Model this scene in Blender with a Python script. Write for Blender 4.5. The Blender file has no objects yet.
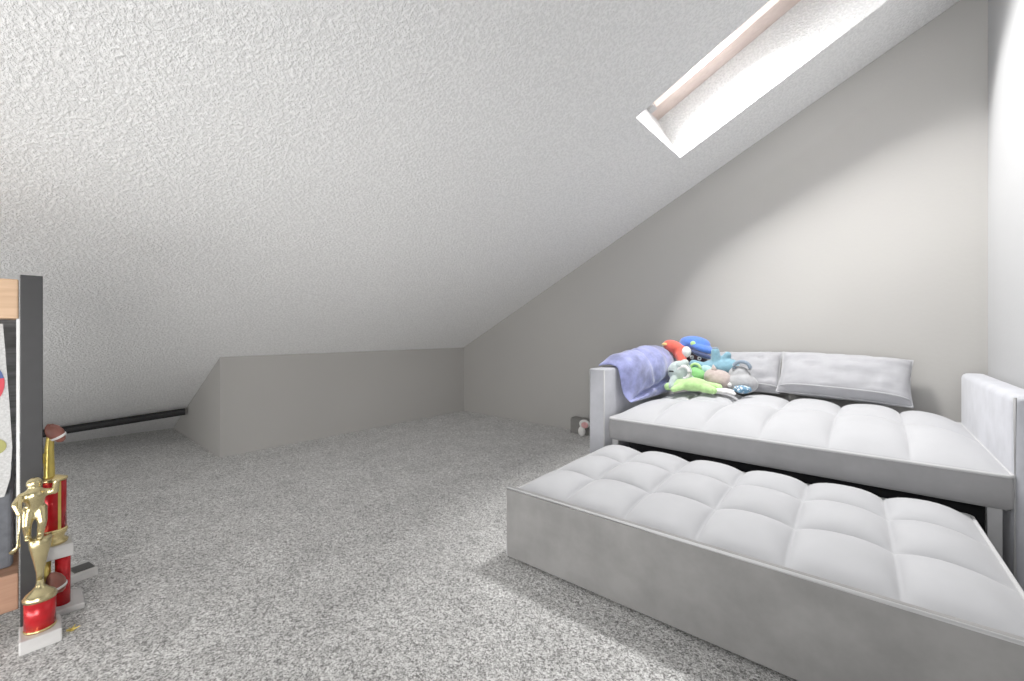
import bpy, bmesh, math, random
from mathutils import Vector, Matrix, Euler, noise
random.seed(7)
S = bpy.context.scene
COL = S.collection
PI = math.pi
sin, cos = math.sin, math.cos

# ------------------------------------------------------------------ materials
def new_mat(name):
    m = bpy.data.materials.new(name); m.use_nodes = True
    nt = m.node_tree; b = nt.nodes['Principled BSDF']
    return m, nt, b

def L(nt, a, b): nt.links.new(a, b)

def ramp(nt, fac, stops):
    r = nt.nodes.new('ShaderNodeValToRGB')
    e = r.color_ramp.elements
    while len(e) < len(stops): e.new(.5)
    for k, (p, c) in enumerate(stops):
        e[k].position = p; e[k].color = (c[0], c[1], c[2], 1)
    L(nt, fac, r.inputs[0]); return r

def noise_tex(nt, scale, detail=3, rough=.5, coord='Object', dim=None):
    tc = nt.nodes.new('ShaderNodeTexCoord')
    n = nt.nodes.new('ShaderNodeTexNoise')
    n.inputs['Scale'].default_value = scale
    n.inputs['Detail'].default_value = detail
    n.inputs['Roughness'].default_value = rough
    L(nt, tc.outputs[coord], n.inputs['Vector'])
    return n

def bump(nt, b, h, strength, dist, prev=None):
    bp = nt.nodes.new('ShaderNodeBump')
    bp.inputs['Strength'].default_value = strength
    bp.inputs['Distance'].default_value = dist
    L(nt, h, bp.inputs['Height'])
    if prev: L(nt, prev.outputs[0], bp.inputs['Normal'])
    L(nt, bp.outputs[0], b.inputs['Normal']); return bp

def mat_simple(name, c, rough=.6, metal=0, vary=.06, scale=20, bs=0, bd=.001, bscale=None, sheen=0):
    m, nt, b = new_mat(name)
    n = noise_tex(nt, scale, 3)
    lo = [max(0, x*(1-vary)) for x in c]; hi = [min(1, x*(1+vary)) for x in c]
    r = ramp(nt, n.outputs['Fac'], [(.3, lo), (.7, hi)])
    L(nt, r.outputs[0], b.inputs['Base Color'])
    b.inputs['Roughness'].default_value = rough
    b.inputs['Metallic'].default_value = metal
    if sheen:
        b.inputs['Sheen Weight'].default_value = sheen
        b.inputs['Sheen Roughness'].default_value = .45
    if bs:
        n2 = noise_tex(nt, bscale or scale*6, 2)
        bump(nt, b, n2.outputs['Fac'], bs, bd)
    return m

def mat_wall(name, c):
    m, nt, b = new_mat(name)
    n = noise_tex(nt, 1.3, 2)
    r = ramp(nt, n.outputs['Fac'], [(.3, [x*.97 for x in c]), (.7, [min(1, x*1.02) for x in c])])
    L(nt, r.outputs[0], b.inputs['Base Color'])
    b.inputs['Roughness'].default_value = .75
    n1 = noise_tex(nt, 45, 3); n2 = noise_tex(nt, 260, 2)
    p = bump(nt, b, n1.outputs['Fac'], .12, .006)
    bump(nt, b, n2.outputs['Fac'], .10, .002, p)
    return m

def mat_popcorn(name, c, strength=.62):
    m, nt, b = new_mat(name)
    b.inputs['Roughness'].default_value = .9
    tc = nt.nodes.new('ShaderNodeTexCoord')
    n0 = noise_tex(nt, 60, 2)
    n1 = noise_tex(nt, 74, 4, .62)
    v = nt.nodes.new('ShaderNodeTexVoronoi'); v.feature = 'SMOOTH_F1'
    v.inputs['Scale'].default_value = 92
    mixv = nt.nodes.new('ShaderNodeMixRGB'); mixv.inputs[0].default_value = .035
    L(nt, tc.outputs['Object'], mixv.inputs[1]); L(nt, n0.outputs['Color'], mixv.inputs[2])
    L(nt, mixv.outputs[0], v.inputs['Vector'])
    r1 = ramp(nt, n1.outputs['Fac'], [(.42, (0, 0, 0)), (.6, (1, 1, 1))])
    ma = nt.nodes.new('ShaderNodeMath'); ma.operation = 'MULTIPLY_ADD'
    L(nt, v.outputs['Distance'], ma.inputs[0]); ma.inputs[1].default_value = -.7
    L(nt, r1.outputs[0], ma.inputs[2])
    bump(nt, b, ma.outputs[0], strength, .008)
    rc = ramp(nt, r1.outputs[0], [(0, [x*.89 for x in c]), (.7, [min(1, x*1.03) for x in c])])
    L(nt, rc.outputs[0], b.inputs['Base Color'])
    return m

def mat_carpet():
    m, nt, b = new_mat('carpet_pile')
    b.inputs['Roughness'].default_value = .95
    b.inputs['Sheen Weight'].default_value = .2
    tc = nt.nodes.new('ShaderNodeTexCoord')
    def cells(scale):
        v = nt.nodes.new('ShaderNodeTexVoronoi'); v.inputs['Scale'].default_value = scale
        L(nt, tc.outputs['Object'], v.inputs['Vector'])
        bw = nt.nodes.new('ShaderNodeSeparateColor'); L(nt, v.outputs['Color'], bw.inputs[0])
        return bw.outputs[0], v.outputs['Distance']
    a, da = cells(250); c, dc = cells(125)
    n1 = noise_tex(nt, 38, 3, .7); n2 = noise_tex(nt, 5, 4, .65)
    def math_(op, x, y):
        k = nt.nodes.new('ShaderNodeMath'); k.operation = op
        for q, e in enumerate((x, y)):
            if isinstance(e, (int, float)): k.inputs[q].default_value = e
            else: L(nt, e, k.inputs[q])
        return k.outputs[0]
    f = math_('ADD', math_('MULTIPLY', a, .50), math_('MULTIPLY', c, .28))
    f = math_('ADD', f, math_('MULTIPLY', n1.outputs['Fac'], .40))
    r1 = ramp(nt, f, [(.25, (.085, .081, .077)), (.42, (.25, .245, .237)), (.60, (.47, .465, .453)), (.85, (.82, .815, .80))])
    r2 = ramp(nt, n2.outputs['Fac'], [(.35, (.84, .84, .84)), (.65, (1.06, 1.06, 1.06))])
    mx = nt.nodes.new('ShaderNodeMixRGB'); mx.blend_type = 'MULTIPLY'; mx.inputs[0].default_value = 1
    L(nt, r1.outputs[0], mx.inputs[1]); L(nt, r2.outputs[0], mx.inputs[2])
    L(nt, mx.outputs[0], b.inputs['Base Color'])
    p = bump(nt, b, f, .3, .006)
    bump(nt, b, n2.outputs['Fac'], .35, .02, p)
    return m

def mat_velvet(name, c, vary=.07, scale=5, sheen=.35, rough=.8):
    m, nt, b = new_mat(name)
    n = noise_tex(nt, scale, 4, .6)
    lo = [x*(1-vary) for x in c]; hi = [min(1, x*(1+vary)) for x in c]
    r = ramp(nt, n.outputs['Fac'], [(.35, lo), (.65, hi)])
    L(nt, r.outputs[0], b.inputs['Base Color'])
    b.inputs['Roughness'].default_value = rough
    b.inputs['Sheen Weight'].default_value = sheen
    b.inputs['Sheen Roughness'].default_value = .4
    n2 = noise_tex(nt, 500, 2)
    bump(nt, b, n2.outputs['Fac'], .15, .001)
    return m

def mat_plush(name, c, vary=.12):
    m, nt, b = new_mat(name)
    n = noise_tex(nt, 30, 4, .6)
    r = ramp(nt, n.outputs['Fac'], [(.35, [x*(1-vary) for x in c]), (.65, [min(1, x*(1+vary)) for x in c])])
    L(nt, r.outputs[0], b.inputs['Base Color'])
    b.inputs['Roughness'].default_value = .9
    b.inputs['Sheen Weight'].default_value = .35
    n2 = noise_tex(nt, 220, 3)
    bump(nt, b, n2.outputs['Fac'], .5, .004)
    return m

def mat_wood(name, c1, c2, axis=1):
    m, nt, b = new_mat(name)
    tc = nt.nodes.new('ShaderNodeTexCoord'); mp = nt.nodes.new('ShaderNodeMapping')
    sc = [14, 14, 14]; sc[axis] = 1.2; mp.inputs['Scale'].default_value = sc
    L(nt, tc.outputs['Object'], mp.inputs[0])
    n = nt.nodes.new('ShaderNodeTexNoise'); n.inputs['Scale'].default_value = 3; n.inputs['Detail'].default_value = 6
    n.inputs['Distortion'].default_value = 1.0
    L(nt, mp.outputs[0], n.inputs['Vector'])
    r = ramp(nt, n.outputs['Fac'], [(.3, c1), (.7, c2)])
    L(nt, r.outputs[0], b.inputs['Base Color']); b.inputs['Roughness'].default_value = .5
    bump(nt, b, n.outputs['Fac'], .1, .002)
    return m

def mat_dots(name, c1, c2, scale):
    m, nt, b = new_mat(name)
    tc = nt.nodes.new('ShaderNodeTexCoord'); v = nt.nodes.new('ShaderNodeTexVoronoi')
    v.inputs['Scale'].default_value = scale; L(nt, tc.outputs['Object'], v.inputs['Vector'])
    r = ramp(nt, v.outputs['Distance'], [(.25, c2), (.42, c1)])
    L(nt, r.outputs[0], b.inputs['Base Color']); b.inputs['Roughness'].default_value = .8
    return m

def mat_glass():
    m, nt, b = new_mat('window_glass')
    out = nt.nodes['Material Output']
    t = nt.nodes.new('ShaderNodeBsdfTransparent'); g = nt.nodes.new('ShaderNodeBsdfGlossy')
    g.inputs['Roughness'].default_value = .02
    fr = nt.nodes.new('ShaderNodeFresnel'); fr.inputs[0].default_value = 1.3
    mx = nt.nodes.new('ShaderNodeMixShader')
    L(nt, fr.outputs[0], mx.inputs[0]); L(nt, t.outputs[0], mx.inputs[1]); L(nt, g.outputs[0], mx.inputs[2])
    L(nt, mx.outputs[0], out.inputs[0]); nt.nodes.remove(b)
    return m

M = {}
M['ceiling'] = mat_popcorn('ceiling_texture', (.90, .899, .893))
M['wall'] = mat_wall('wall_paint', (.355, .345, .327))
M['wall_r'] = mat_wall('wall_paint_right', (.36, .362, .366))
M['carpet'] = mat_carpet()
M['velvet'] = mat_velvet('grey_velvet', (.405, .408, .424), .03)
M['velvet_side'] = mat_velvet('grey_velvet_panel', (.225, .223, .228), .08, 6)  # velvet with the shade of upright faces put into its colour
M['velvet_panel'] = mat_velvet('grey_velvet_front', (.215, .211, .206), .13, 6)  # same velvet, darkened because the front board lies in shade
M['velvet_arm'] = mat_velvet('pale_velvet', (.42, .427, .465), .10, 7)
M['piping'] = mat_velvet('piping_velvet', (.46, .46, .465), .03)
M['cushion'] = mat_velvet('cushion_velvet', (.32, .32, .338), .06, 9)
M['cushion_trim'] = mat_velvet('cushion_trim', (.38, .38, .395), .03)
M['lavender'] = mat_velvet('lavender_plush', (.22, .24, .48), .38, 9, .5)
M['dark_cloth'] = mat_simple('dark_lining', (.012, .012, .014), .9)  # near-black, paints the shade in the gap under the seat
M['grey_metal'] = mat_simple('grey_metal', (.42, .42, .43), .45, .3)
M['black_metal'] = mat_simple('black_metal', (.013, .013, .0145), .5, .0, .15, 30)
M['black_gloss'] = mat_simple('black_satin', (.008, .008, .009), .6)
M['tan_wood'] = mat_wood('tan_wood', (.50, .30, .17), (.66, .43, .26))
M['brown_wood'] = mat_wood('brown_wood', (.30, .15, .09), (.42, .23, .14))
M['grey_wood'] = mat_wood('weathered_grey_wood', (.10, .105, .11), (.27, .28, .29))
M['charcoal'] = mat_simple('charcoal_fabric', (.10, .105, .12), .9, 0, .2, 40, .3, .002, 300)
M['white_board'] = mat_simple('white_speckle', (.50, .50, .495), .8, 0, .18, 150)
M['white_plastic'] = mat_simple('white_plastic', (.75, .75, .74), .4)
M['marble'] = mat_simple('white_marble', (.58, .57, .56), .25, 0, .08, 25)
M['gold'] = mat_simple('gold_plastic', (.78, .62, .28), .22, .9, .1, 30)
M['pale_gold'] = mat_simple('pale_gold', (.62, .52, .27), .25, .92, .1, 30)
M['yellow_gold'] = mat_simple('yellow_gold', (.72, .55, .12), .3, .6, .1, 30)
M['red_foil'] = mat_simple('red_foil', (.50, .008, .012), .25, .35, .15, 60)
M['plaque'] = mat_simple('dark_plate', (.05, .05, .045), .35, .5)
M['leather'] = mat_simple('brown_leather', (.22, .07, .05), .5)
M['white_paint'] = mat_simple('white_paint', (.85, .84, .83), .5)
M['pink_wood'] = mat_wood('pink_beige_wood', (.52, .41, .37), (.62, .51, .46), 0)
M['glass'] = mat_glass()
M['ring_red'] = mat_simple('emblem_red', (.55, .03, .05), .6)
M['ring_blue'] = mat_simple('emblem_blue', (.04, .08, .25), .6)
M['olive'] = mat_simple('emblem_olive', (.30, .29, .08), .6)
M['p_blue'] = mat_plush('blue_plush', (.05, .15, .56))
M['p_navy'] = mat_plush('navy_plush', (.03, .045, .12))
M['p_dark'] = mat_plush('dark_plush', (.06, .03, .035))
M['p_red'] = mat_plush('red_plush', (.66, .08, .05))
M['p_yellow'] = mat_plush('yellow_plush', (.80, .52, .16))
M['p_white'] = mat_plush('white_plush', (.74, .73, .71))
M['p_mint'] = mat_plush('mint_grey_plush', (.42, .50, .47))
M['p_teal'] = mat_plush('teal_plush', (.15, .31, .40))
M['p_aqua'] = mat_plush('aqua_plush', (.32, .52, .52))
M['p_green'] = mat_plush('green_plush', (.20, .52, .16))
M['p_lime'] = mat_plush('lime_plush', (.40, .66, .24))
M['p_beige'] = mat_plush('beige_plush', (.42, .34, .31))
M['p_grey'] = mat_plush('grey_plush', (.36, .36, .37))
M['p_bluegrey'] = mat_plush('blue_grey_plush', (.17, .22, .28))
M['p_dots'] = mat_dots('dotted_blue', (.10, .22, .34), (.75, .80, .82), 60)
M['p_pink'] = mat_plush('pink_plush', (.62, .30, .30))
M['eye'] = mat_simple('black_eye', (.01, .01, .01), .2)
M['dark_box'] = mat_simple('dark_grey_box', (.17, .165, .155), .7)  # tone of a dark shadow/vent patch on the wall

# ------------------------------------------------------------------ helpers
def link(name, me, mats, parent=None, loc=(0, 0, 0), rot=(0, 0, 0), smooth=False):
    o = bpy.data.objects.new(name, me); COL.objects.link(o)
    if not isinstance(mats, (list, tuple)): mats = [mats]
    for m in mats: me.materials.append(m)
    o.location = loc; o.rotation_euler = rot
    if parent: o.parent = parent
    if smooth:
        for p in me.polygons: p.use_smooth = True
    return o

def obj(name, bm, mats, parent=None, loc=(0, 0, 0), rot=(0, 0, 0), smooth=False):
    me = bpy.data.meshes.new(name)
    bmesh.ops.recalc_face_normals(bm, faces=bm.faces)
    bm.to_mesh(me); bm.free()
    return link(name, me, mats, parent, loc, rot, smooth)

def tag(o, label=None, cat=None, group=None, kind=None):
    if label: o['label'] = label
    if cat: o['category'] = cat
    if group: o['group'] = group
    if kind: o['kind'] = kind
    return o

def thing(name, label, cat, loc=(0, 0, 0), rz=0, group=None):
    o = bpy.data.objects.new(name, None); COL.objects.link(o)
    o.empty_display_size = .05
    o.location = loc; o.rotation_euler = (0, 0, rz)
    return tag(o, label, cat, group)

def box(bm, x0, x1, y0, y1, z0, z1, bev=0, seg=3, mat=None):
    r = bmesh.ops.create_cube(bm, size=1)
    for v in r['verts']:
        v.co = Vector(((x0+x1)/2+v.co.x*(x1-x0), (y0+y1)/2+v.co.y*(y1-y0), (z0+z1)/2+v.co.z*(z1-z0)))
    fs = set(f for v in r['verts'] for f in v.link_faces)
    if mat is not None:
        for f in fs: f.material_index = mat
    if bev:
        es = list(set(e for v in r['verts'] for e in v.link_edges))
        bmesh.ops.bevel(bm, geom=es, offset=bev, segments=seg, profile=.5, affect='EDGES')

def bxo(name, m, parent, *a, bev=0, seg=3, smooth=False):
    bm = bmesh.new(); box(bm, *a, bev=bev, seg=seg)
    return obj(name, bm, m, parent, smooth=smooth)

def poly(bm, pts, mi=0):
    f = bm.faces.new([bm.verts.new(p) for p in pts]); f.material_index = mi; return f

def tube(bm, pts, r, seg=8, closed=False, cap=True):
    pts = [Vector(p) for p in pts]; n = len(pts); rings = []
    rad = r if isinstance(r, (list, tuple)) else [r]*n
    up = Vector((0, 0, 1))
    for i, p in enumerate(pts):
        a = pts[(i-1) % n] if (closed or i > 0) else p
        b = pts[(i+1) % n] if (closed or i < n-1) else p
        d = (b-a).normalized()
        s = d.cross(up)
        if s.length < .05: s = d.cross(Vector((1, 0, 0)))
        s.normalize(); t = s.cross(d).normalized()
        rings.append([bm.verts.new(p+(s*cos(2*PI*k/seg)+t*sin(2*PI*k/seg))*rad[i]) for k in range(seg)])
    m = n if closed else n-1
    for i in range(m):
        A, B = rings[i], rings[(i+1) % n]
        for k in range(seg): bm.faces.new((A[k], A[(k+1) % seg], B[(k+1) % seg], B[k]))
    if cap and not closed:
        bm.faces.new(rings[0][::-1]); bm.faces.new(rings[-1])

def lathe(bm, prof, seg=28, c=(0, 0), sq=1.0):
    rings = []
    for r, z in prof:
        rings.append([bm.verts.new((c[0]+r*cos(2*PI*k/seg), c[1]+sq*r*sin(2*PI*k/seg), z)) for k in range(seg)])
    for A, B in zip(rings, rings[1:]):
        for k in range(seg): bm.faces.new((A[k], A[(k+1) % seg], B[(k+1) % seg], B[k]))
    bm.faces.new(rings[0][::-1]); bm.faces.new(rings[-1])

def ball(bm, c, r, rot=(0, 0, 0), seg=20):
    if not isinstance(r, (tuple, list)): r = (r, r, r)
    R = Euler(rot).to_matrix().to_4x4()
    bmesh.ops.create_uvsphere(bm, u_segments=seg, v_segments=seg//2+2, radius=1,
        matrix=Matrix.Translation(c) @ R @ Matrix.Diagonal((r[0], r[1], r[2], 1)))

def limb(bm, a, b, r0, r1, n=7):
    a = Vector(a); b = Vector(b)
    for i in range(n+1):
        t = i/n; ball(bm, a.lerp(b, t), r0+(r1-r0)*t, seg=12)

def blob(name, build, m, parent=None, voxel=.006, it=6, loc=(0, 0, 0), rot=(0, 0, 0)):
    """many overlapping solids fused into one continuous skin"""
    bm = bmesh.new(); build(bm)
    o = obj(name, bm, m, None)
    md = o.modifiers.new('fuse', 'REMESH'); md.mode = 'VOXEL'; md.voxel_size = voxel; md.use_smooth_shade = True
    ms = o.modifiers.new('soft', 'SMOOTH'); ms.factor = .5; ms.iterations = it
    dg = bpy.context.evaluated_depsgraph_get(); dg.update()
    me = bpy.data.meshes.new_from_object(o.evaluated_get(dg))
    old = o.data; o.modifiers.clear(); o.data = me; bpy.data.meshes.remove(old)
    me.name = name
    for p in me.polygons: p.use_smooth = True
    o.location = loc; o.rotation_euler = rot
    if parent: o.parent = parent
    return o

def dot(name, parent, c, r, m):
    bm = bmesh.new(); ball(bm, c, r, seg=14)
    return obj(name, bm, m, parent, smooth=True)

# ------------------------------------------------------------------ room
KX, GY, WX = -3.9285, 3.65, .51          # knee wall, gable wall, right wall
BY, BH, SL = 1.03, .80, .5043            # knee wall end, height, roof pitch
def cz(x): return BH+SL*(x-KX)           # underside of the sloped ceiling
X0 = KX-BH/SL                            # where ceiling meets carpet
Y0 = -3.2
TH = math.atan(SL)
NRM = Vector((-sin(TH), 0, cos(TH)))     # up out of the room, square to the slope

bm = bmesh.new(); box(bm, X0-.1, WX+.1, Y0, GY+.1, -.08, 0)
tag(obj('floor', bm, M['carpet']), 'speckled grey cut-pile carpet', 'floor', kind='structure')

bm = bmesh.new()
hx0, hx1, hy0, hy1, HD = -1.05, .17, 2.345, 3.092, .40
xs = [X0-.02, hx0, hx1, WX+.02]; ys = [Y0, hy0, hy1, GY+.02]
for i in range(3):
    for j in range(3):
        if i == 1 and j == 1: continue
        poly(bm, [(xs[i], ys[j], cz(xs[i])), (xs[i+1], ys[j], cz(xs[i+1])), (xs[i+1], ys[j+1], cz(xs[i+1])), (xs[i], ys[j+1], cz(xs[i]))])
rim = [Vector((x, y, cz(x))) for x, y in ((hx0, hy0), (hx1, hy0), (hx1, hy1), (hx0, hy1))]
for k in range(4):
    a, b = rim[k], rim[(k+1) % 4]
    poly(bm, [a, b, b+NRM*HD, a+NRM*HD], 1)
bmesh.ops.remove_doubles(bm, verts=bm.verts, dist=1e-4)
M['well'] = mat_popcorn('skylight_well_texture', (.88, .88, .875), .9)
tag(obj('ceiling', bm, [M['ceiling'], M['well']]), 'sloped white textured ceiling with a skylight well', 'ceiling', kind='structure')

bm = bmesh.new()
poly(bm, [(X0-.05, GY, -.05), (WX+.05, GY, -.05), (WX+.05, GY, cz(WX)+.02), (X0-.05, GY, cz(X0-.05)+.02)])
r = bmesh.ops.extrude_face_region(bm, geom=bm.faces[:])
for v in [g for g in r['geom'] if isinstance(g, bmesh.types.BMVert)]: v.co.y += .1
tag(obj('wall_back', bm, M['wall']), 'grey gable wall under the slope', 'wall', kind='structure')

bxo('wall_right', M['wall_r'], None, WX, WX+.1, .2, GY+.1, -.05, cz(WX)+.1)
tag(bpy.data.objects['wall_right'], 'pale grey wall at the right', 'wall', kind='structure')

bm = bmesh.new()
A = [(KX, 0), (KX, BH-.003), (X0+.01, .0)]
p = [(x, BY, z) for x, z in A]; q = [(x, GY+.02, z) for x, z in A]
va = [bm.verts.new(c) for c in p]; vb = [bm.verts.new(c) for c in q]
bm.faces.new(va); bm.faces.new(vb[::-1])
for i in range(3): bm.faces.new((va[i], va[(i+1) % 3], vb[(i+1) % 3], vb[i]))
tag(obj('wall_left', bm, M['wall']), 'low taupe knee wall boxed out under the slope', 'wall', kind='structure')

# skylight at the top of the well
win = thing('window_1', 'skylight with pinkish frame at the top of the well', 'skylight'); win['kind'] = 'structure'
c0 = Vector((hx0, hy0, cz(hx0)))+NRM*HD
sx = Vector((cos(TH), 0, sin(TH))); Lx = (hx1-hx0)/cos(TH); Ly = hy1-hy0
def sky_box(bm, a0, a1, b0, b1, n0, n1):
    vs = [bm.verts.new(c0+sx*a+Vector((0, b, 0))+NRM*n) for n in (n0, n1) for b in (b0, b1) for a in (a0, a1)]
    for f in ((0, 1, 3, 2), (4, 5, 7, 6), (0, 1, 5, 4), (2, 3, 7, 6), (0, 2, 6, 4), (1, 3, 7, 5)):
        bm.faces.new([vs[i] for i in f])
fw = .055
bm = bmesh.new()
sky_box(bm, 0, Lx, Ly-.15, Ly, -.04, .03); sky_box(bm, 0, Lx, 0, fw, -.03, .03)
sky_box(bm, 0, fw, fw, Ly-.15, -.03, .03); sky_box(bm, Lx-fw, Lx, fw, Ly-.15, -.03, .03)
obj('window_frame', bm, M['pink_wood'], win)
bm = bmesh.new(); sky_box(bm, fw, Lx-fw, fw, Ly-.15, .005, .012)
obj('pane', bm, M['glass'], win)
bm = bmesh.new(); sky_box(bm, .0, .05, Ly-.21, Ly-.15, -.055, -.03)
obj('latch', bm, M['grey_metal'], win)

# ------------------------------------------------------------------ mattresses
def mattress(name, W, D, z0, z1, dome, quilt, nx, ny, m, parent, loc, edge=.11, res=8, ph=1):
    """quilted slab: origin at its front left corner, flat sides, tufted domed top"""
    bm = bmesh.new()
    NX, NY = nx*res, ny*res
    def warp(t, n):                       # crowd the rows of vertices into the seams
        c = math.floor(t*n); f = t*n-c
        if c >= n: return 1.0
        g = .5-.5*cos(PI*f); return (c+.18*f+.82*g)/n
    def h(x, y):
        fx = (x/W*nx) % 1; fy = (y/D*ny) % 1
        if x <= 1e-6 or x >= W-1e-6 or y <= 1e-6 or y >= D-1e-6: return 0
        px = 1-abs(2*fx-1)**2.5; py = 1-abs(2*fy-1)**2.5
        d = min(x, W-x, y, D-y)
        e = 1-math.exp(-d/edge)
        rx, ry = min(x, W-x), min(y, D-y)
        ee = (1-math.exp(-rx/edge))*(1-math.exp(-ry/edge))
        n = noise.noise(Vector((x*5, y*5, ph)))*.004
        return dome*ee+quilt*(px*py)**.6*(.35+.65*e)+n*e
    G = [[bm.verts.new((warp(i/NX, nx)*W, warp(j/NY, ny)*D, 0)) for i in range(NX+1)] for j in range(NY+1)]
    for row in G:
        for v in row: v.co.z = z1+h(v.co.x, v.co.y)
    for j in range(NY):
        for i in range(NX): bm.faces.new((G[j][i], G[j][i+1], G[j+1][i+1], G[j+1][i]))
    loop = [G[0][i] for i in range(NX+1)]+[G[j][NX] for j in range(1, NY+1)]+[G[NY][i] for i in range(NX-1, -1, -1)]+[G[j][0] for j in range(NY-1, 0, -1)]
    lev = [loop]
    for z, ins in ((z1-.006, 0), (z1*.5+z0*.5, -.004), (z0+.012, 0), (z0, .012)):
        ring = []
        for v in loop:
            x, y = v.co.x, v.co.y
            if x <= 1e-6: x += ins
            if x >= W-1e-6: x -= ins
            if y <= 1e-6: y += ins
            if y >= D-1e-6: y -= ins
            ring.append(bm.verts.new((x, y, z)))
        lev.append(ring)
    n = len(loop)
    for A, B in zip(lev, lev[1:]):
        for k in range(n):
            f = bm.faces.new((A[k], B[k], B[(k+1) % n], A[(k+1) % n])); f.material_index = 1
    f = bm.faces.new(lev[-1]); f.material_index = 1
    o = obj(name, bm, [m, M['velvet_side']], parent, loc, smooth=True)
    bp = bmesh.new()
    r = .02
    pts = []
    for cx, cy, a0 in ((r, r, PI), (W-r, r, 1.5*PI), (W-r, D-r, 0), (r, D-r, .5*PI)):
        for k in range(5):
            a = a0+k/4*PI/2; pts.append((cx+(r+.003)*cos(a), cy+(r+.003)*sin(a), z1))
    full = []
    for k in range(len(pts)):
        a, b = Vector(pts[k]), Vector(pts[(k+1) % len(pts)])
        m_ = max(1, int((b-a).length/.05))
        for s in range(m_): full.append(a.lerp(b, s/m_))
    tube(bp, full, .0065, 8, closed=True)
    obj('piping', bp, M['piping'], o, smooth=True)
    return o

# ------------------------------------------------------------------ sofa
SX0, SX1, SY0, SY1 = -1.39, .50, 2.39, 3.60
sofa = thing('sleeper_sofa', 'pale grey velvet sleeper sofa with square arms against the gable wall', 'sofa', ((SX0+SX1)/2, (SY0+SY1)/2, 0))
ox, oy = (SX0+SX1)/2, (SY0+SY1)/2
def arm(x0, x1, bev, mat):
    bm = bmesh.new()
    box(bm, x0-ox, x1-ox, SY0-oy, SY1-oy, .03, .762, bev, 4)
    for v in bm.verts:
        v.co.z += .006*noise.noise(Vector((v.co.x*4, v.co.y*3, 2)))
    o = obj('armrest', bm, mat, sofa, smooth=True)
    b2 = bmesh.new(); e = .006
    tube(b2, [(x0-ox+e, SY0-oy+.002, .04), (x0-ox+e, SY0-oy+.002, .755), (x1-ox-e, SY0-oy+.002, .755), (x1-ox-e, SY0-oy+.002, .04)], .005, 8)
    obj('piping', b2, M['piping'], o, smooth=True)
    for y in (SY0+.06, SY1-.06):
        b3 = bmesh.new(); lathe(b3, [(.018, 0), (.022, .035)], 16, ((x0+x1)/2-ox, y-oy))
        obj('foot', b3, M['black_metal'], o)
    return o
arm(SX0, SX0+.113, .012, M['velvet_arm'])
arm(SX1-.105, SX1, .03, M['velvet_arm'])
mattress('seat_mattress', 1.63, 1.19, .334, .464, .065, .048, 6, 2, M['velvet'], sofa, (-1.236-ox, 2.375-oy, 0), edge=.12, res=14)
bxo('back_rail', M['velvet_side'], sofa, SX0-.03-ox, SX1-ox-.002, 3.601-oy, 3.645-oy, .10, .46, bev=.008)  # left overhang stands in for a small shadow beside the arm
bxo('underside_cloth', M['dark_cloth'], sofa, -1.22-ox, .39-ox, 2.62-oy, 3.56-oy, .06, .333)  # block added to make the gap below the seat mattress dark
for x0 in (-1.232, .333):
    bxo('leg', M['grey_metal'], sofa, x0-ox, x0+.04-ox, 2.40-oy, 2.44-oy, 0, .338, bev=.003)

# ------------------------------------------------------------------ trundle
tr = thing('trundle_bed', 'pulled-out grey velvet trundle bed with tufted mattress, in front of the sofa', 'trundle bed', (-1.224, 1.390, 0), .030)
TW, TD = 1.548, .955
bm = bmesh.new(); box(bm, 0, TW, 0, .035, .015, .314, .007, 3)
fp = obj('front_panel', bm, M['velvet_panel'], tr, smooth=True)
bm = bmesh.new(); tube(bm, [(.004, .004, .02), (.004, .004, .312), (TW-.004, .004, .312), (TW-.004, .004, .02)], .0055, 8)
obj('piping', bm, M['piping'], fp, smooth=True)
mattress('mattress', TW-.01, TD-.03, .155, .284, .022, .058, 6, 3, M['velvet'], tr, (.005, .038, 0), edge=.08, res=12, ph=4)
bxo('bed_frame', M['black_metal'], tr, .02, TW-.02, .04, TD-.02, .07, .153)
for x in (.10, TW-.10):
    for y in (.12, TD-.10):
        bm = bmesh.new(); lathe(bm, [(.03, -.012), (.035, -.008), (.035, .008), (.03, .012)], 18)
        o = obj('caster', bm, M['black_metal'], tr, (x, y, .036), (0, PI/2, 0))

# ------------------------------------------------------------------ cushions
def cushion_mesh(w, h, t, seed, res=26, wr=.016, ears=.04):
    bm = bmesh.new()
    def P(u, v, s):
        k = (1-abs(u)**3.5)*(1-abs(v)**3.5); k = max(k, 0)**.5
        x = w/2*u*(1-ears*(1-v*v)); z = h/2*v*(1-ears*1.4*(1-u*u))
        n = noise.noise(Vector((u*2.2+seed, v*2.2, seed*1.7)))+.5*noise.noise(Vector((u*6+seed, v*5, 3)))
        cr = abs(noise.noise(Vector((u*3.1+seed*2, v*2.3+1, 9))))
        return Vector((x, s*(t/2*k+wr*n*k-wr*1.5*max(0, .12-cr)/.12*k), z))
    front = [[None]*(res+1) for _ in range(res+1)]; back = [[None]*(res+1) for _ in range(res+1)]
    for j in range(res+1):
        for i in range(res+1):
            u = sin(PI/2*(2*i/res-1)); v = sin(PI/2*(2*j/res-1))
            a = bm.verts.new(P(u, v, -1)); front[j][i] = a
            back[j][i] = a if i in (0, res) or j in (0, res) else bm.verts.new(P(u, v, 1))
    for j in range(res):
        for i in range(res):
            bm.faces.new((front[j][i], front[j][i+1], front[j+1][i+1], front[j+1][i]))
            q = (back[j][i], back[j+1][i], back[j+1][i+1], back[j][i+1])
            bm.faces.new(q)
    rimv = [front[0][i].co.copy() for i in range(res+1)]+[front[j][res].co.copy() for j in range(1, res+1)]+[front[res][i].co.copy() for i in range(res-1, -1, -1)]+[front[j][0].co.copy() for j in range(res-1, 0, -1)]
    return bm, rimv

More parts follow.
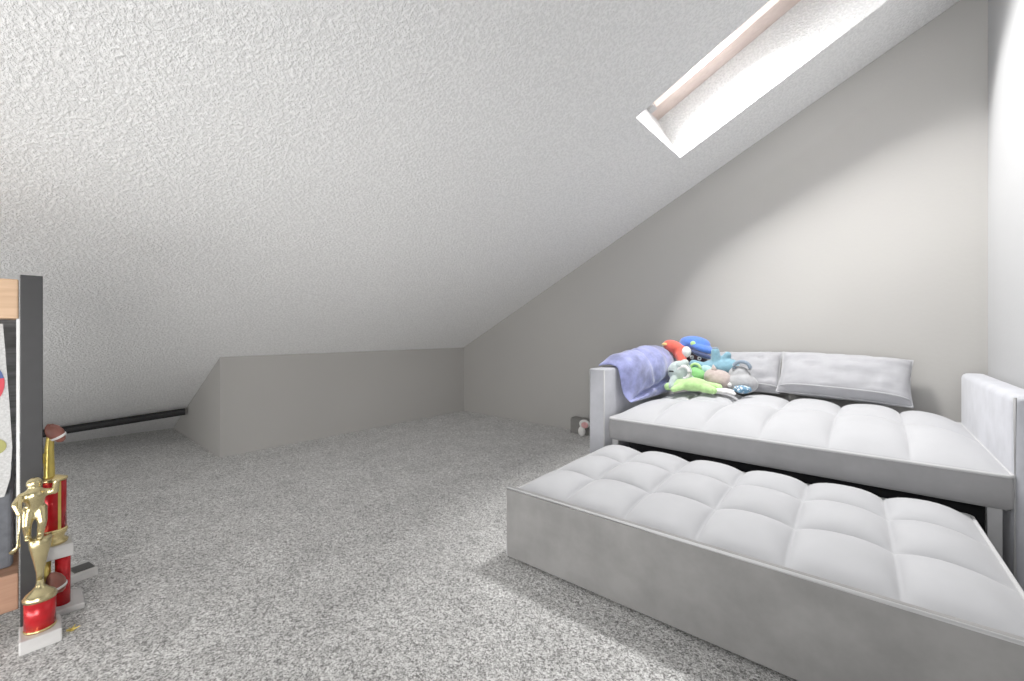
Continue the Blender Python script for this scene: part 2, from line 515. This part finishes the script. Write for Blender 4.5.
def cushion(label, w, h, t, loc, rot, seed, m, cat='cushion', name='throw_cushion', group=None):
    root = thing(name, label, cat, loc, 0, group); root.rotation_euler = rot
    bm, rimv = cushion_mesh(w, h, t, seed)
    obj('cover', bm, m, root, smooth=True)
    b2 = bmesh.new(); tube(b2, rimv, .005, 6, closed=True)
    kk = lambda u: max(0, (1-abs(u)**3.5)*(1-.80**3.5))**.5
    b3 = bmesh.new(); tube(b3, [(w/2*u*.985, -t/2*kk(u)*1.03, -h/2*.80) for u in [-.97+1.94*q/30 for q in range(31)]], .0045, 6)
    obj('seam', b3, M['cushion_trim'], root, smooth=True)
    obj('piping', b2, M['cushion_trim'], root, smooth=True)
    return root
cushion('long grey velvet cushion nearest the right arm, leaning on the gable wall', .68, .33, .20, (-.155, 3.475, .705), (-.66, .045, .0), 1.3, M['cushion'], group='velvet cushions on the sofa')
cushion('grey velvet cushion leaning on the wall behind the plush toys',   .47, .33, .17, (-.725, 3.49, .705), (-.60, -.03, .0), 4.1, M['cushion'], group='velvet cushions on the sofa')

# lavender plush throw slumped over the left arm
def throw():
    root = thing('plush_throw', 'lavender blue plush throw slumped over the left arm of the sofa', 'throw', (-1.24, 2.9, .5))
    path = [(-1.392, .768), (-1.365, .778), (-1.32, .782), (-1.268, .768), (-1.252, .72), (-1.245, .65), (-1.232, .585), (-1.195, .535)]
    def at(s):
        f = s*(len(path)-1); i = min(int(f), len(path)-2); t = f-i
        g = lambda k: Vector((path[max(0, min(k, len(path)-1))][0], 0, path[max(0, min(k, len(path)-1))][1]))
        a, b, c, d = g(i-1), g(i), g(i+1), g(i+2)
        p = .5*((2*b)+(c-a)*t+(2*a-5*b+4*c-d)*t*t+(3*b-a-3*c+d)*t**3)
        dv = .5*((c-a)+2*(2*a-5*b+4*c-d)*t+3*(3*b-a-3*c+d)*t*t)
        dv.normalize(); return p, Vector((dv.z, 0, -dv.x))*-1
    bm = bmesh.new(); NU, NV = 44, 40
    def P(i, j, side):
        u = -cos(PI*i/NU); v = j/NV            # u along the arm, v across it
        vv = -cos(PI*v)
        p, n = at((vv+1)/2)
        k = max(0, (1-abs(u)**4)*(1-abs(vv)**4))**.5
        y0 = 2.515+.09*v*v; y1 = 3.42
        y = (y0+y1)/2+(y1-y0)/2*u
        w = noise.noise(Vector((u*2.4, v*3.2, 5)))*.036+noise.noise(Vector((u*5+v*4, v*3, 8)))*.016
        th = ((.095+.03*u) if side > 0 else .003)
        off = n*(th*k*side)+n*(w*k if side > 0 else 0)
        fold = (.050*math.exp(-((v-.72+.16*u)/.045)**2)+.03*math.exp(-((u+.45-.5*v)/.07)**2))*k if side > 0 else 0
        q = p+off-n*fold; q.y = y
        return q-Vector(root.location)
    F = [[bm.verts.new(P(i, j, 1)) for i in range(NU+1)] for j in range(NV+1)]
    Bk = [[F[j][i] if i in (0, NU) or j in (0, NV) else bm.verts.new(P(i, j, -1)) for i in range(NU+1)] for j in range(NV+1)]
    for j in range(NV):
        for i in range(NU):
            bm.faces.new((F[j][i], F[j][i+1], F[j+1][i+1], F[j+1][i]))
            bm.faces.new((Bk[j][i], Bk[j+1][i], Bk[j+1][i+1], Bk[j][i+1]))
    obj('cover', bm, M['lavender'], root, smooth=True)
    return root
throw()

# ------------------------------------------------------------------ plush toys
GP = 'plush toys piled on the sofa'
def plush(name, label, loc, rz=0, cat='plush toy'): return thing(name, label, cat, loc, rz, GP)

t = plush('plush_toy', 'pale lime plush lying flat on the mattress at the front of the pile', (-.965, 3.09, .572))
def b(bm):
    ball(bm, (0, 0, .055), (.11, .07, .05)); ball(bm, (-.09, 0, .05), (.06, .055, .045))
    limb(bm, (-.10, -.03, .045), (-.155, -.05, .03), .032, .028); limb(bm, (.08, -.02, .04), (.15, -.05, .03), .035, .026)
    limb(bm, (.09, .03, .05), (.165, .03, .045), .03, .024); limb(bm, (-.06, -.05, .04), (-.10, -.10, .02), .028, .02)
blob('body', b, M['p_lime'], t)
t = plush('plush_toy', 'small bright green plush behind the lime one', (-.985, 3.24, .578))
def b(bm):
    ball(bm, (0, 0, .10), (.075, .06, .065)); ball(bm, (.01, .02, .04), (.08, .06, .05))
blob('body', b, M['p_green'], t)
bm = bmesh.new(); tube(bm, [(.0+.035*cos(a), -.02, .15+.035*sin(a)) for a in [PI*k/10 for k in range(11)]], .010, 8)
obj('ear', bm, M['p_lime'], t, smooth=True)

t = plush('plush_toy', 'pale mint grey plush with a curled ear beside the lavender throw', (-1.065, 3.12, .578))
def b(bm):
    ball(bm, (0, 0, .13), (.085, .07, .08)); ball(bm, (.02, .04, .06), (.08, .06, .06))
    limb(bm, (-.02, -.05, .08), (-.03, -.08, .03), .03, .028); limb(bm, (.02, -.04, .18), (.05, -.03, .20), .03, .025)
blob('body', b, M['p_mint'], t)
bm = bmesh.new(); tube(bm, [(.045+.04*cos(a), -.055, .13+.045*sin(a)) for a in [-.5*PI+1.6*PI*k/14 for k in range(15)]], [.012]*15, 8)
obj('ear', bm, M['p_white'], t, smooth=True)
dot('eye', t, (-.035, -.064, .135), (.022, .006, .006), M['eye'])

t = plush('plush_toy', 'round beige plush lying between the lime and blue ones', (-.835, 3.23, .58))
def b(bm):
    ball(bm, (0, 0, .075), (.095, .075, .075)); ball(bm, (-.03, -.01, .10), (.06, .06, .055))
blob('body', b, M['p_beige'], t)
bm = bmesh.new(); lathe(bm, [(.022, 0), (.016, .02), (.003, .045)], 14)
obj('ear', bm, M['p_beige'], t, (-.02, -.02, .14), (.1, -.1, 0), smooth=True)
bm = bmesh.new(); ball(bm, (.085, -.03, .05), .017); obj('tail', bm, M['p_white'], t, smooth=True)

t = plush('plush_toy', 'red plush with white face and yellow foot on the throw', (-1.145, 3.32, .785))
def b(bm):
    ball(bm, (-.035, 0, .095), (.085, .06, .05), (0, .35, 0)); ball(bm, (.02, 0, .05), (.06, .055, .06))
    limb(bm, (.03, -.03, .03), (.055, -.06, -.02), .04, .036)
blob('body', b, M['p_red'], t)
dot('face', t, (.075, -.035, .06), (.034, .034, .042), M['p_white'])
dot('foot', t, (.03, -.085, -.05), (.026, .022, .024), M['p_yellow'])
dot('patch', t, (-.085, -.035, .115), (.03, .022, .012), M['p_yellow'])

t = plush('plush_toy', 'dark plush in a big floppy blue cap, topmost in the pile', (-1.035, 3.40, .705))
def b(bm):
    ball(bm, (0, 0, .10), (.085, .07, .085)); ball(bm, (.02, 0, .0), (.085, .07, .09))
blob('body', b, M['p_dark'], t)
def b(bm):
    ball(bm, (-.01, 0, .205), (.115, .075, .055), (0, .12, 0)); ball(bm, (.05, -.02, .17), (.095, .08, .035), (0, .35, 0))
    ball(bm, (-.085, -.01, .185), (.08, .06, .028), (0, -.25, 0))
cp = blob('cap', b, M['p_blue'], t)
dot('badge', cp, (.0, -.075, .205), (.020, .008, .018), M['p_lime'])
bm = bmesh.new(); ball(bm, (.055, -.07, .125), (.085, .03, .022), (0, .35, 0)); obj('brim', bm, M['p_navy'], cp, smooth=True)
for x, z in ((-.01, .10), (.045, .092)):
    e = dot('eye', t, (x, -.07, z), (.015, .010, .016), M['p_white']); dot('pupil', e, (x+.003, -.078, z), .006, M['eye'])

t = plush('plush_toy', 'dusty blue plush lying on its back with one stubby limb pointing up', (-.86, 3.31, .655))
def b(bm):
    ball(bm, (0, 0, .085), (.12, .075, .06), (0, -.1, 0)); limb(bm, (0, -.02, .10), (-.005, -.03, .20), .04, .030)
    ball(bm, (.085, 0, .095), (.065, .06, .055)); limb(bm, (.03, 0, .12), (.07, 0, .175), .03, .026)
    limb(bm, (-.08, -.02, .07), (-.15, -.05, .10), .045, .035); ball(bm, (.0, .02, .0), (.11, .06, .07))
blob('body', b, M['p_teal'], t)
dot('belly', t, (-.055, -.055, .065), (.062, .035, .036), M['p_aqua'])
dot('paw_tip', t, (-.005, -.032, .222), (.021, .021, .012), M['p_bluegrey'])

t = plush('plush_bag', 'soft grey bag with a looped blue grey handle against the cushion', (-.68, 3.23, .583), 0, 'bag')
def b(bm):
    ball(bm, (0, 0, .06), (.10, .05, .07)); ball(bm, (-.02, .02, .12), (.07, .045, .06))
blob('pouch', b, M['p_grey'], t)
bm = bmesh.new(); tube(bm, [(.0+.05*cos(a), -.01, .17+.04*sin(a)) for a in [-.3+(PI+.6)*k/14 for k in range(15)]], .013, 8)
obj('handle', bm, M['p_bluegrey'], t, smooth=True)

t = plush('plush_ball', 'small knobbly blue and white ball at the right end of the pile', (-.655, 3.12, .585), 0, 'toy')
def b(bm):
    ball(bm, (0, 0, .03), (.048, .035, .028))
    for k in range(10):
        a = k*2*PI/10; ball(bm, (.044*cos(a), .03*sin(a), .03+.012*sin(k*2.4)), .013, seg=10)
blob('body', b, M['p_dots'], t, .004, 2)

t = plush('plush_toy', 'flat white plush lying beside the small blue ball', (-.765, 3.10, .58))
def b(bm):
    ball(bm, (0, 0, .018), (.07, .05, .018)); limb(bm, (.04, -.03, .015), (.08, -.06, .012), .014, .011)
blob('body', b, M['p_white'], t, .005, 4)

# small things on the carpet behind the left arm
t = thing('small_box', 'small dark grey box on the carpet against the gable wall', 'box', (-2.21, 3.58, 0))  # block modelled in place of a dark shadow/vent patch on the wall
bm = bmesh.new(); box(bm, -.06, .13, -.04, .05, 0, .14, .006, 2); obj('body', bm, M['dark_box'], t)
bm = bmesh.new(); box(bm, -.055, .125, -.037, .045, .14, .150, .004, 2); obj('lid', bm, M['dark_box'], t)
t = thing('plush_toy', 'tiny pink and white toy by the dark box left of the sofa', 'plush toy', (-2.10, 3.475, 0))
def b(bm):
    ball(bm, (0, 0, .05), (.035, .03, .05)); ball(bm, (.03, 0, .125), (.055, .035, .04))
blob('body', b, M['p_white'], t, .005, 3)
dot('scarf', t, (.045, -.022, .12), (.038, .024, .030), M['p_pink'])

# ------------------------------------------------------------------ black pole wedged under the eave
P0, P1 = Vector((-4.905, 1.008, .249)), Vector((-5.068, -.031, .172))
bm = bmesh.new(); tube(bm, [P0, P0.lerp(P1, .5), P1], .032, 14)
pole = thing('black_pole', 'long black pole wedged low under the slope left of the knee wall', 'pole', (P0+P1)/2)
me_ = obj('outer_tube', bm, M['black_gloss'], None, smooth=False)
me_.data.transform(Matrix.Translation(-(P0+P1)/2)); me_.parent = pole
bm = bmesh.new(); d = (P0-P1).normalized(); off = Vector((.030, 0, .012))
tube(bm, [P0+off-d*.02, P1+off+d*.02], .003, 8)
me_ = obj('seam_strip', bm, M['black_metal'], None); me_.data.transform(Matrix.Translation(-(P0+P1)/2)); me_.parent = pole

# ------------------------------------------------------------------ shelf unit at the left
SHX = -2.125
sh = thing('shelf_unit', 'black framed shelf unit with wooden planks at the left edge', 'shelf', (SHX-.13, -.42, 0))
def rel(*a): return (a[0]-sh.location.x, a[1]-sh.location.x, a[2]-sh.location.y, a[3]-sh.location.y, a[4], a[5])
for y0 in (0, -.90):
    for x0 in (SHX-.03, SHX-.30):
        bxo('upright', M['black_metal'], sh, *rel(x0, x0+.03, y0, y0+.05, 0, 1.187), bev=.002)
bxo('plank', M['tan_wood'], sh, *rel(SHX-.298, SHX-.012, -.843, -.003, 1.043, 1.172), bev=.004)
bxo('plank', M['brown_wood'], sh, *rel(SHX-.298, SHX-.012, -.843, -.003, .085, .206), bev=.004)
bxo('back_panel', M['grey_wood'], sh, *rel(SHX-.29, SHX-.27, -.843, -.003, .206, 1.043))
bxo('trim_strip', M['white_plastic'], sh, *rel(SHX-.028, SHX-.004, -.008, -.001, .30, 1.042))  # pale strip paints light reflecting on the post's inner side

# white panel leaning in the shelf
wb = thing('white_panel', 'white speckled panel with a red and blue ring standing in the shelf', 'panel', (SHX-.05, -.296, .455))
bm = bmesh.new()
out = [(-.25, .0), (.262, .0), (.275, .06), (.279, .16), (.274, .28), (.268, .40), (.263, .50), (.259, .57), (-.25, .57)]
va = [bm.verts.new((.0, y, z)) for y, z in out]; vb = [bm.verts.new((-.02, y, z)) for y, z in out]
bm.faces.new(va); bm.faces.new(vb[::-1])
for i in range(len(out)): bm.faces.new((va[i], va[(i+1) % len(out)], vb[(i+1) % len(out)], vb[i]))
obj('board', bm, M['white_board'], wb)
def ring(name, cy, cz_, r0, r1, a0, a1, m, x=.002):
    bm = bmesh.new(); n = 24
    A = [bm.verts.new((x, cy+r0*cos(a0+(a1-a0)*k/n), cz_+r0*sin(a0+(a1-a0)*k/n))) for k in range(n+1)]
    B = [bm.verts.new((x, cy+r1*cos(a0+(a1-a0)*k/n), cz_+r1*sin(a0+(a1-a0)*k/n))) for k in range(n+1)]
    for k in range(n): bm.faces.new((A[k], A[k+1], B[k+1], B[k]))
    obj(name, bm, m, wb)
ring('emblem_ring', .155, .375, .085, .108, -PI/2, .05*PI, M['ring_red'])
ring('emblem_ring', .155, .375, .085, .108, .05*PI, 1.5*PI, M['ring_blue'])
ring('emblem_dot', .240, .168, .0005, .027, 0, 2*PI, M['olive'])

cb = thing('storage_bin', 'charcoal fabric bin on the lower plank of the shelf unit', 'bin', (SHX-.15, -.40, .206))
bm = bmesh.new(); box(bm, -.11, .072, -.36, .385, 0, .335, .012, 3); obj('body', bm, M['charcoal'], cb, smooth=False)
bm = bmesh.new(); box(bm, .0725, .078, -.30, .30, .26, .31, .002, 1); obj('band', bm, M['white_plastic'], cb)

# ------------------------------------------------------------------ trophies
def figure(bm, s=1.0):
    """small striding player, feet at z=0, about .16 tall"""
    ball(bm, (0, 0, .148*s), (.014*s, .016*s, .017*s), seg=12)
    limb(bm, (0, 0, .13*s), (0, 0, .14*s), .008*s, .008*s, 2)
    limb(bm, (-.004*s, 0, .078*s), (.004*s, 0, .118*s), .017*s, .022*s, 5)
    limb(bm, (0, -.010*s, .078*s), (.014*s, -.014*s, .042*s), .015*s, .010*s); limb(bm, (.014*s, -.014*s, .042*s), (-.004*s, -.012*s, .004*s), .010*s, .007*s)
    limb(bm, (0, .010*s, .078*s), (.014*s, .014*s, .044*s), .015*s, .010*s); limb(bm, (.014*s, .014*s, .044*s), (.004*s, .010*s, .004*s), .010*s, .007*s)
    limb(bm, (.004*s, .022*s, .120*s), (.010*s, .038*s, .120*s), .010*s, .008*s); limb(bm, (.010*s, .038*s, .120*s), (.02*s, .040*s, .148*s), .008*s, .007*s)
    limb(bm, (.004*s, -.022*s, .120*s), (.016*s, -.034*s, .105*s), .010*s, .008*s); limb(bm, (.016*s, -.034*s, .105*s), (.026*s, -.026*s, .08*s), .008*s, .007*s)
    ball(bm, (.006*s, -.012*s, .004*s), (.016*s, .008*s, .006*s), seg=10); ball(bm, (.014*s, .010*s, .004*s), (.016*s, .008*s, .006*s), seg=10)

TA = (-2.045, .042, 0)
t = thing('trophy', 'gold player trophy on a short red column, nearest on the carpet', 'trophy', TA)
bm = bmesh.new(); box(bm, -.055, .055, -.045, .047, 0, .042, .004, 2)
obj('base', bm, M['marble'], t)
bm = bmesh.new(); lathe(bm, [(.0355, .042), (.0355, .140)], 32); obj('column', bm, M['red_foil'], t, smooth=True)
bm = bmesh.new(); lathe(bm, [(.036, .043), (.0375, .047), (.036, .050)], 32); obj('rim', bm, M['gold'], t, smooth=True)
bm = bmesh.new(); lathe(bm, [(.038, .138), (.039, .146), (.032, .158), (.020, .168), (.010, .180), (.008, .20)], 32); obj('collar', bm, M['pale_gold'], t, smooth=True)
bm = bmesh.new(); lathe(bm, [(.008, .195), (.009, .225), (.016, .265), (.024, .305), (.027, .332), (.024, .335), (.010, .338)], 32)
obj('cup', bm, M['pale_gold'], t, smooth=True)
pl = blob('figure', lambda bm: figure(bm, 1.18), M['pale_gold'], t, .0035, 3, (.0, -.012, .337), (0, 0, 0))
bm = bmesh.new(); tube(bm, [(.03, -.030, .15), (.034, -.032, .06), (.036, -.034, -.005), (.03, -.048, -.020)], [.0045, .0045, .005, .007], 8)
obj('stick', bm, M['pale_gold'], pl, smooth=True)

TB = (-2.235, .078, 0)
t = thing('trophy', 'tall two-tier red and gold trophy behind the gold player one', 'trophy', TB)
bm = bmesh.new(); box(bm, -.07, .072, -.045, .075, 0, .022, .004, 2); obj('base', bm, M['marble'], t)
for y in (.022, -.026):
    bm = bmesh.new(); lathe(bm, [(.020, .022), (.020, .195)], 24, (.02, y)); obj('column', bm, M['red_foil'] if y > 0 else M['yellow_gold'], t, smooth=True)
bm = bmesh.new(); box(bm, -.045, .048, -.048, .048, .195, .240, .004, 2); obj('platform', bm, M['marble'], t)
bm = bmesh.new(); lathe(bm, [(.036, .240), (.038, .250), (.026, .262), (.034, .275), (.037, .285), (.034, .294)], 28); obj('riser', bm, M['gold'], t, smooth=True)
bm = bmesh.new(); lathe(bm, [(.033, .294), (.033, .466)], 32); uc = obj('column', bm, M['red_foil'], t, smooth=True)
bm = bmesh.new()
for k in range(4):
    a0, a1 = .30+.24*k/4, .30+.24*(k+1)/4
    poly(bm, [(.0336*cos(a0), .0336*sin(a0), .295), (.0336*cos(a1), .0336*sin(a1), .295), (.0336*cos(a1), .0336*sin(a1), .465), (.0336*cos(a0), .0336*sin(a0), .465)])
obj('stripe', bm, M['yellow_gold'], uc)
bm = bmesh.new(); lathe(bm, [(.036, .466), (.036, .474), (.018, .481), (.012, .484)], 28); obj('cap', bm, M['gold'], t, smooth=True)
def arm_b(bm):
    limb(bm, (0, 0, .0), (.0, .0, .10), .016, .013); limb(bm, (0, 0, .10), (.0, .004, .165), .013, .010)
    ball(bm, (0, .006, .168), (.012, .014, .012), seg=12); ball(bm, (-.02, -.035, .11), (.016, .018, .02)); limb(bm, (-.012, -.03, .03), (-.016, -.034, .08), .012, .016); limb(bm, (-.012, -.026, .07), (0, 0, .075), .010, .010)
fg = blob('figure', arm_b, M['yellow_gold'], t, .004, 3, (.0, -.010, .482))
def football(parent, c, rot, s=1):
    bm = bmesh.new(); lathe(bm, [(.001, -.036*s), (.010*s, -.030*s), (.018*s, -.016*s), (.021*s, 0), (.018*s, .016*s), (.010*s, .030*s), (.001, .036*s)], 20)
    f = obj('football', bm, M['leather'], parent, c, rot, smooth=True)
    bm = bmesh.new()
    lathe(bm, [(.0165*s, -.019*s), (.0185*s, -.018*s), (.0205*s, -.012*s), (.0205*s, -.011*s)], 20); obj('stripe', bm, M['white_paint'], f, smooth=True)
football(fg, (.014, .014, .155), (.5, 0, 0), 1.1)
football(t, (.072, .004, .125), (.35, 0, 0), 1.15)

t = thing('trophy', 'small white trophy base with a dark plate, lying behind the tall trophy', 'trophy', (-2.46, .150, 0), .2)
bm = bmesh.new(); box(bm, -.055, .055, -.05, .05, 0, .035, .004, 2); obj('base', bm, M['marble'], t)
bm = bmesh.new(); box(bm, -.022, .042, -.018, .042, .035, .038); obj('plate', bm, M['plaque'], t)
bm = bmesh.new(); lathe(bm, [(.014, .035), (.009, .05), (.013, .065)], 16, (-.02, -.034)); obj('stem', bm, M['gold'], t, smooth=True)

bm = bmesh.new()
for k in range(6):
    a = k*PI/3+.3; r1 = .013+.007*(k % 2)
    tube(bm, [(0, 0, .004), (r1*cos(a), r1*sin(a), .006+.004*(k % 3))], [.004, .0012], 6)
tag(obj('gold_scrap', bm, M['yellow_gold'], None, (-2.03, .112, 0)), 'tiny gold scrap on the carpet beside the nearest trophy', 'scrap')

# ------------------------------------------------------------------ light
def area(name, loc, target, sx_, sy_, power, col=(1, 1, 1)):
    l = bpy.data.lights.new(name, 'AREA'); l.shape = 'RECTANGLE'; l.size = sx_; l.size_y = sy_; l.energy = power; l.color = col
    o = bpy.data.objects.new(name, l); COL.objects.link(o); o.location = loc
    d = Vector(target)-Vector(loc); o.rotation_euler = d.to_track_quat('-Z', 'Y').to_euler()
    return o
ORI = Matrix((Vector((0, 1, 0)), -sx, NRM)).transposed().to_euler()
def sky(name, a, b, sb, sa, off, power):
    p = c0+sx*a+Vector((0, b, 0))+NRM*off
    l = area(name, p, p-NRM, sb, sa, power, (1, .99, .98)); l.rotation_euler = ORI
sky('sky_light', Lx/2, Ly/2, Ly, Lx, .12, 36)
sky('sun_patch', .46, Ly/2, .30, .30, .09, 88)
area('floor_uplight', (-2.75, -1.75, .12), (-3.3, -.8, 2), 3.6, 2.1, 50, (1, .99, .98))  # unseen fill from below, added to brighten the sloped ceiling
l = area('doorway_light', (.42, -.95, .8), (-4.2, 2.3, .55), 1.0, 1.0, 13, (1, .98, .96)); l.data.spread = math.radians(75)  # added fill aimed at the knee wall and low slope, no real source
area('low_lamp', (-1.3, -1.7, .25), (-2.0, 3.4, 1.9), 3.0, .5, 44, (1, .995, .985))  # fill added near floor level to lift the far ceiling
l = area('ceiling_lamp', (-.5, -2.7, 1.95), (-.4, 3.6, 2.1), .5, .4, 8, (.97, .985, 1)); l.data.spread = math.radians(60)  # narrow fill added for the upper gable wall, not a real fixture
w = bpy.data.worlds.new('World'); S.world = w; w.use_nodes = True
bg = w.node_tree.nodes['Background']; bg.inputs[0].default_value = (1, 1, 1, 1); bg.inputs[1].default_value = .2

# ------------------------------------------------------------------ camera
cam = bpy.data.cameras.new('camera'); co = bpy.data.objects.new('camera', cam); COL.objects.link(co)
co.location = (0, 0, 1); co.rotation_euler = (PI/2, 0, .7078)
cam.sensor_width = 36; cam.lens = 420.93/1024*36; cam.shift_y = -(340.5-331.52)/1024; cam.clip_start = .02
S.camera = co
S.view_settings.view_transform = 'Standard'
S.view_settings.look = 'None'
S.view_settings.exposure = -.12
S.view_settings.gamma = 1.2
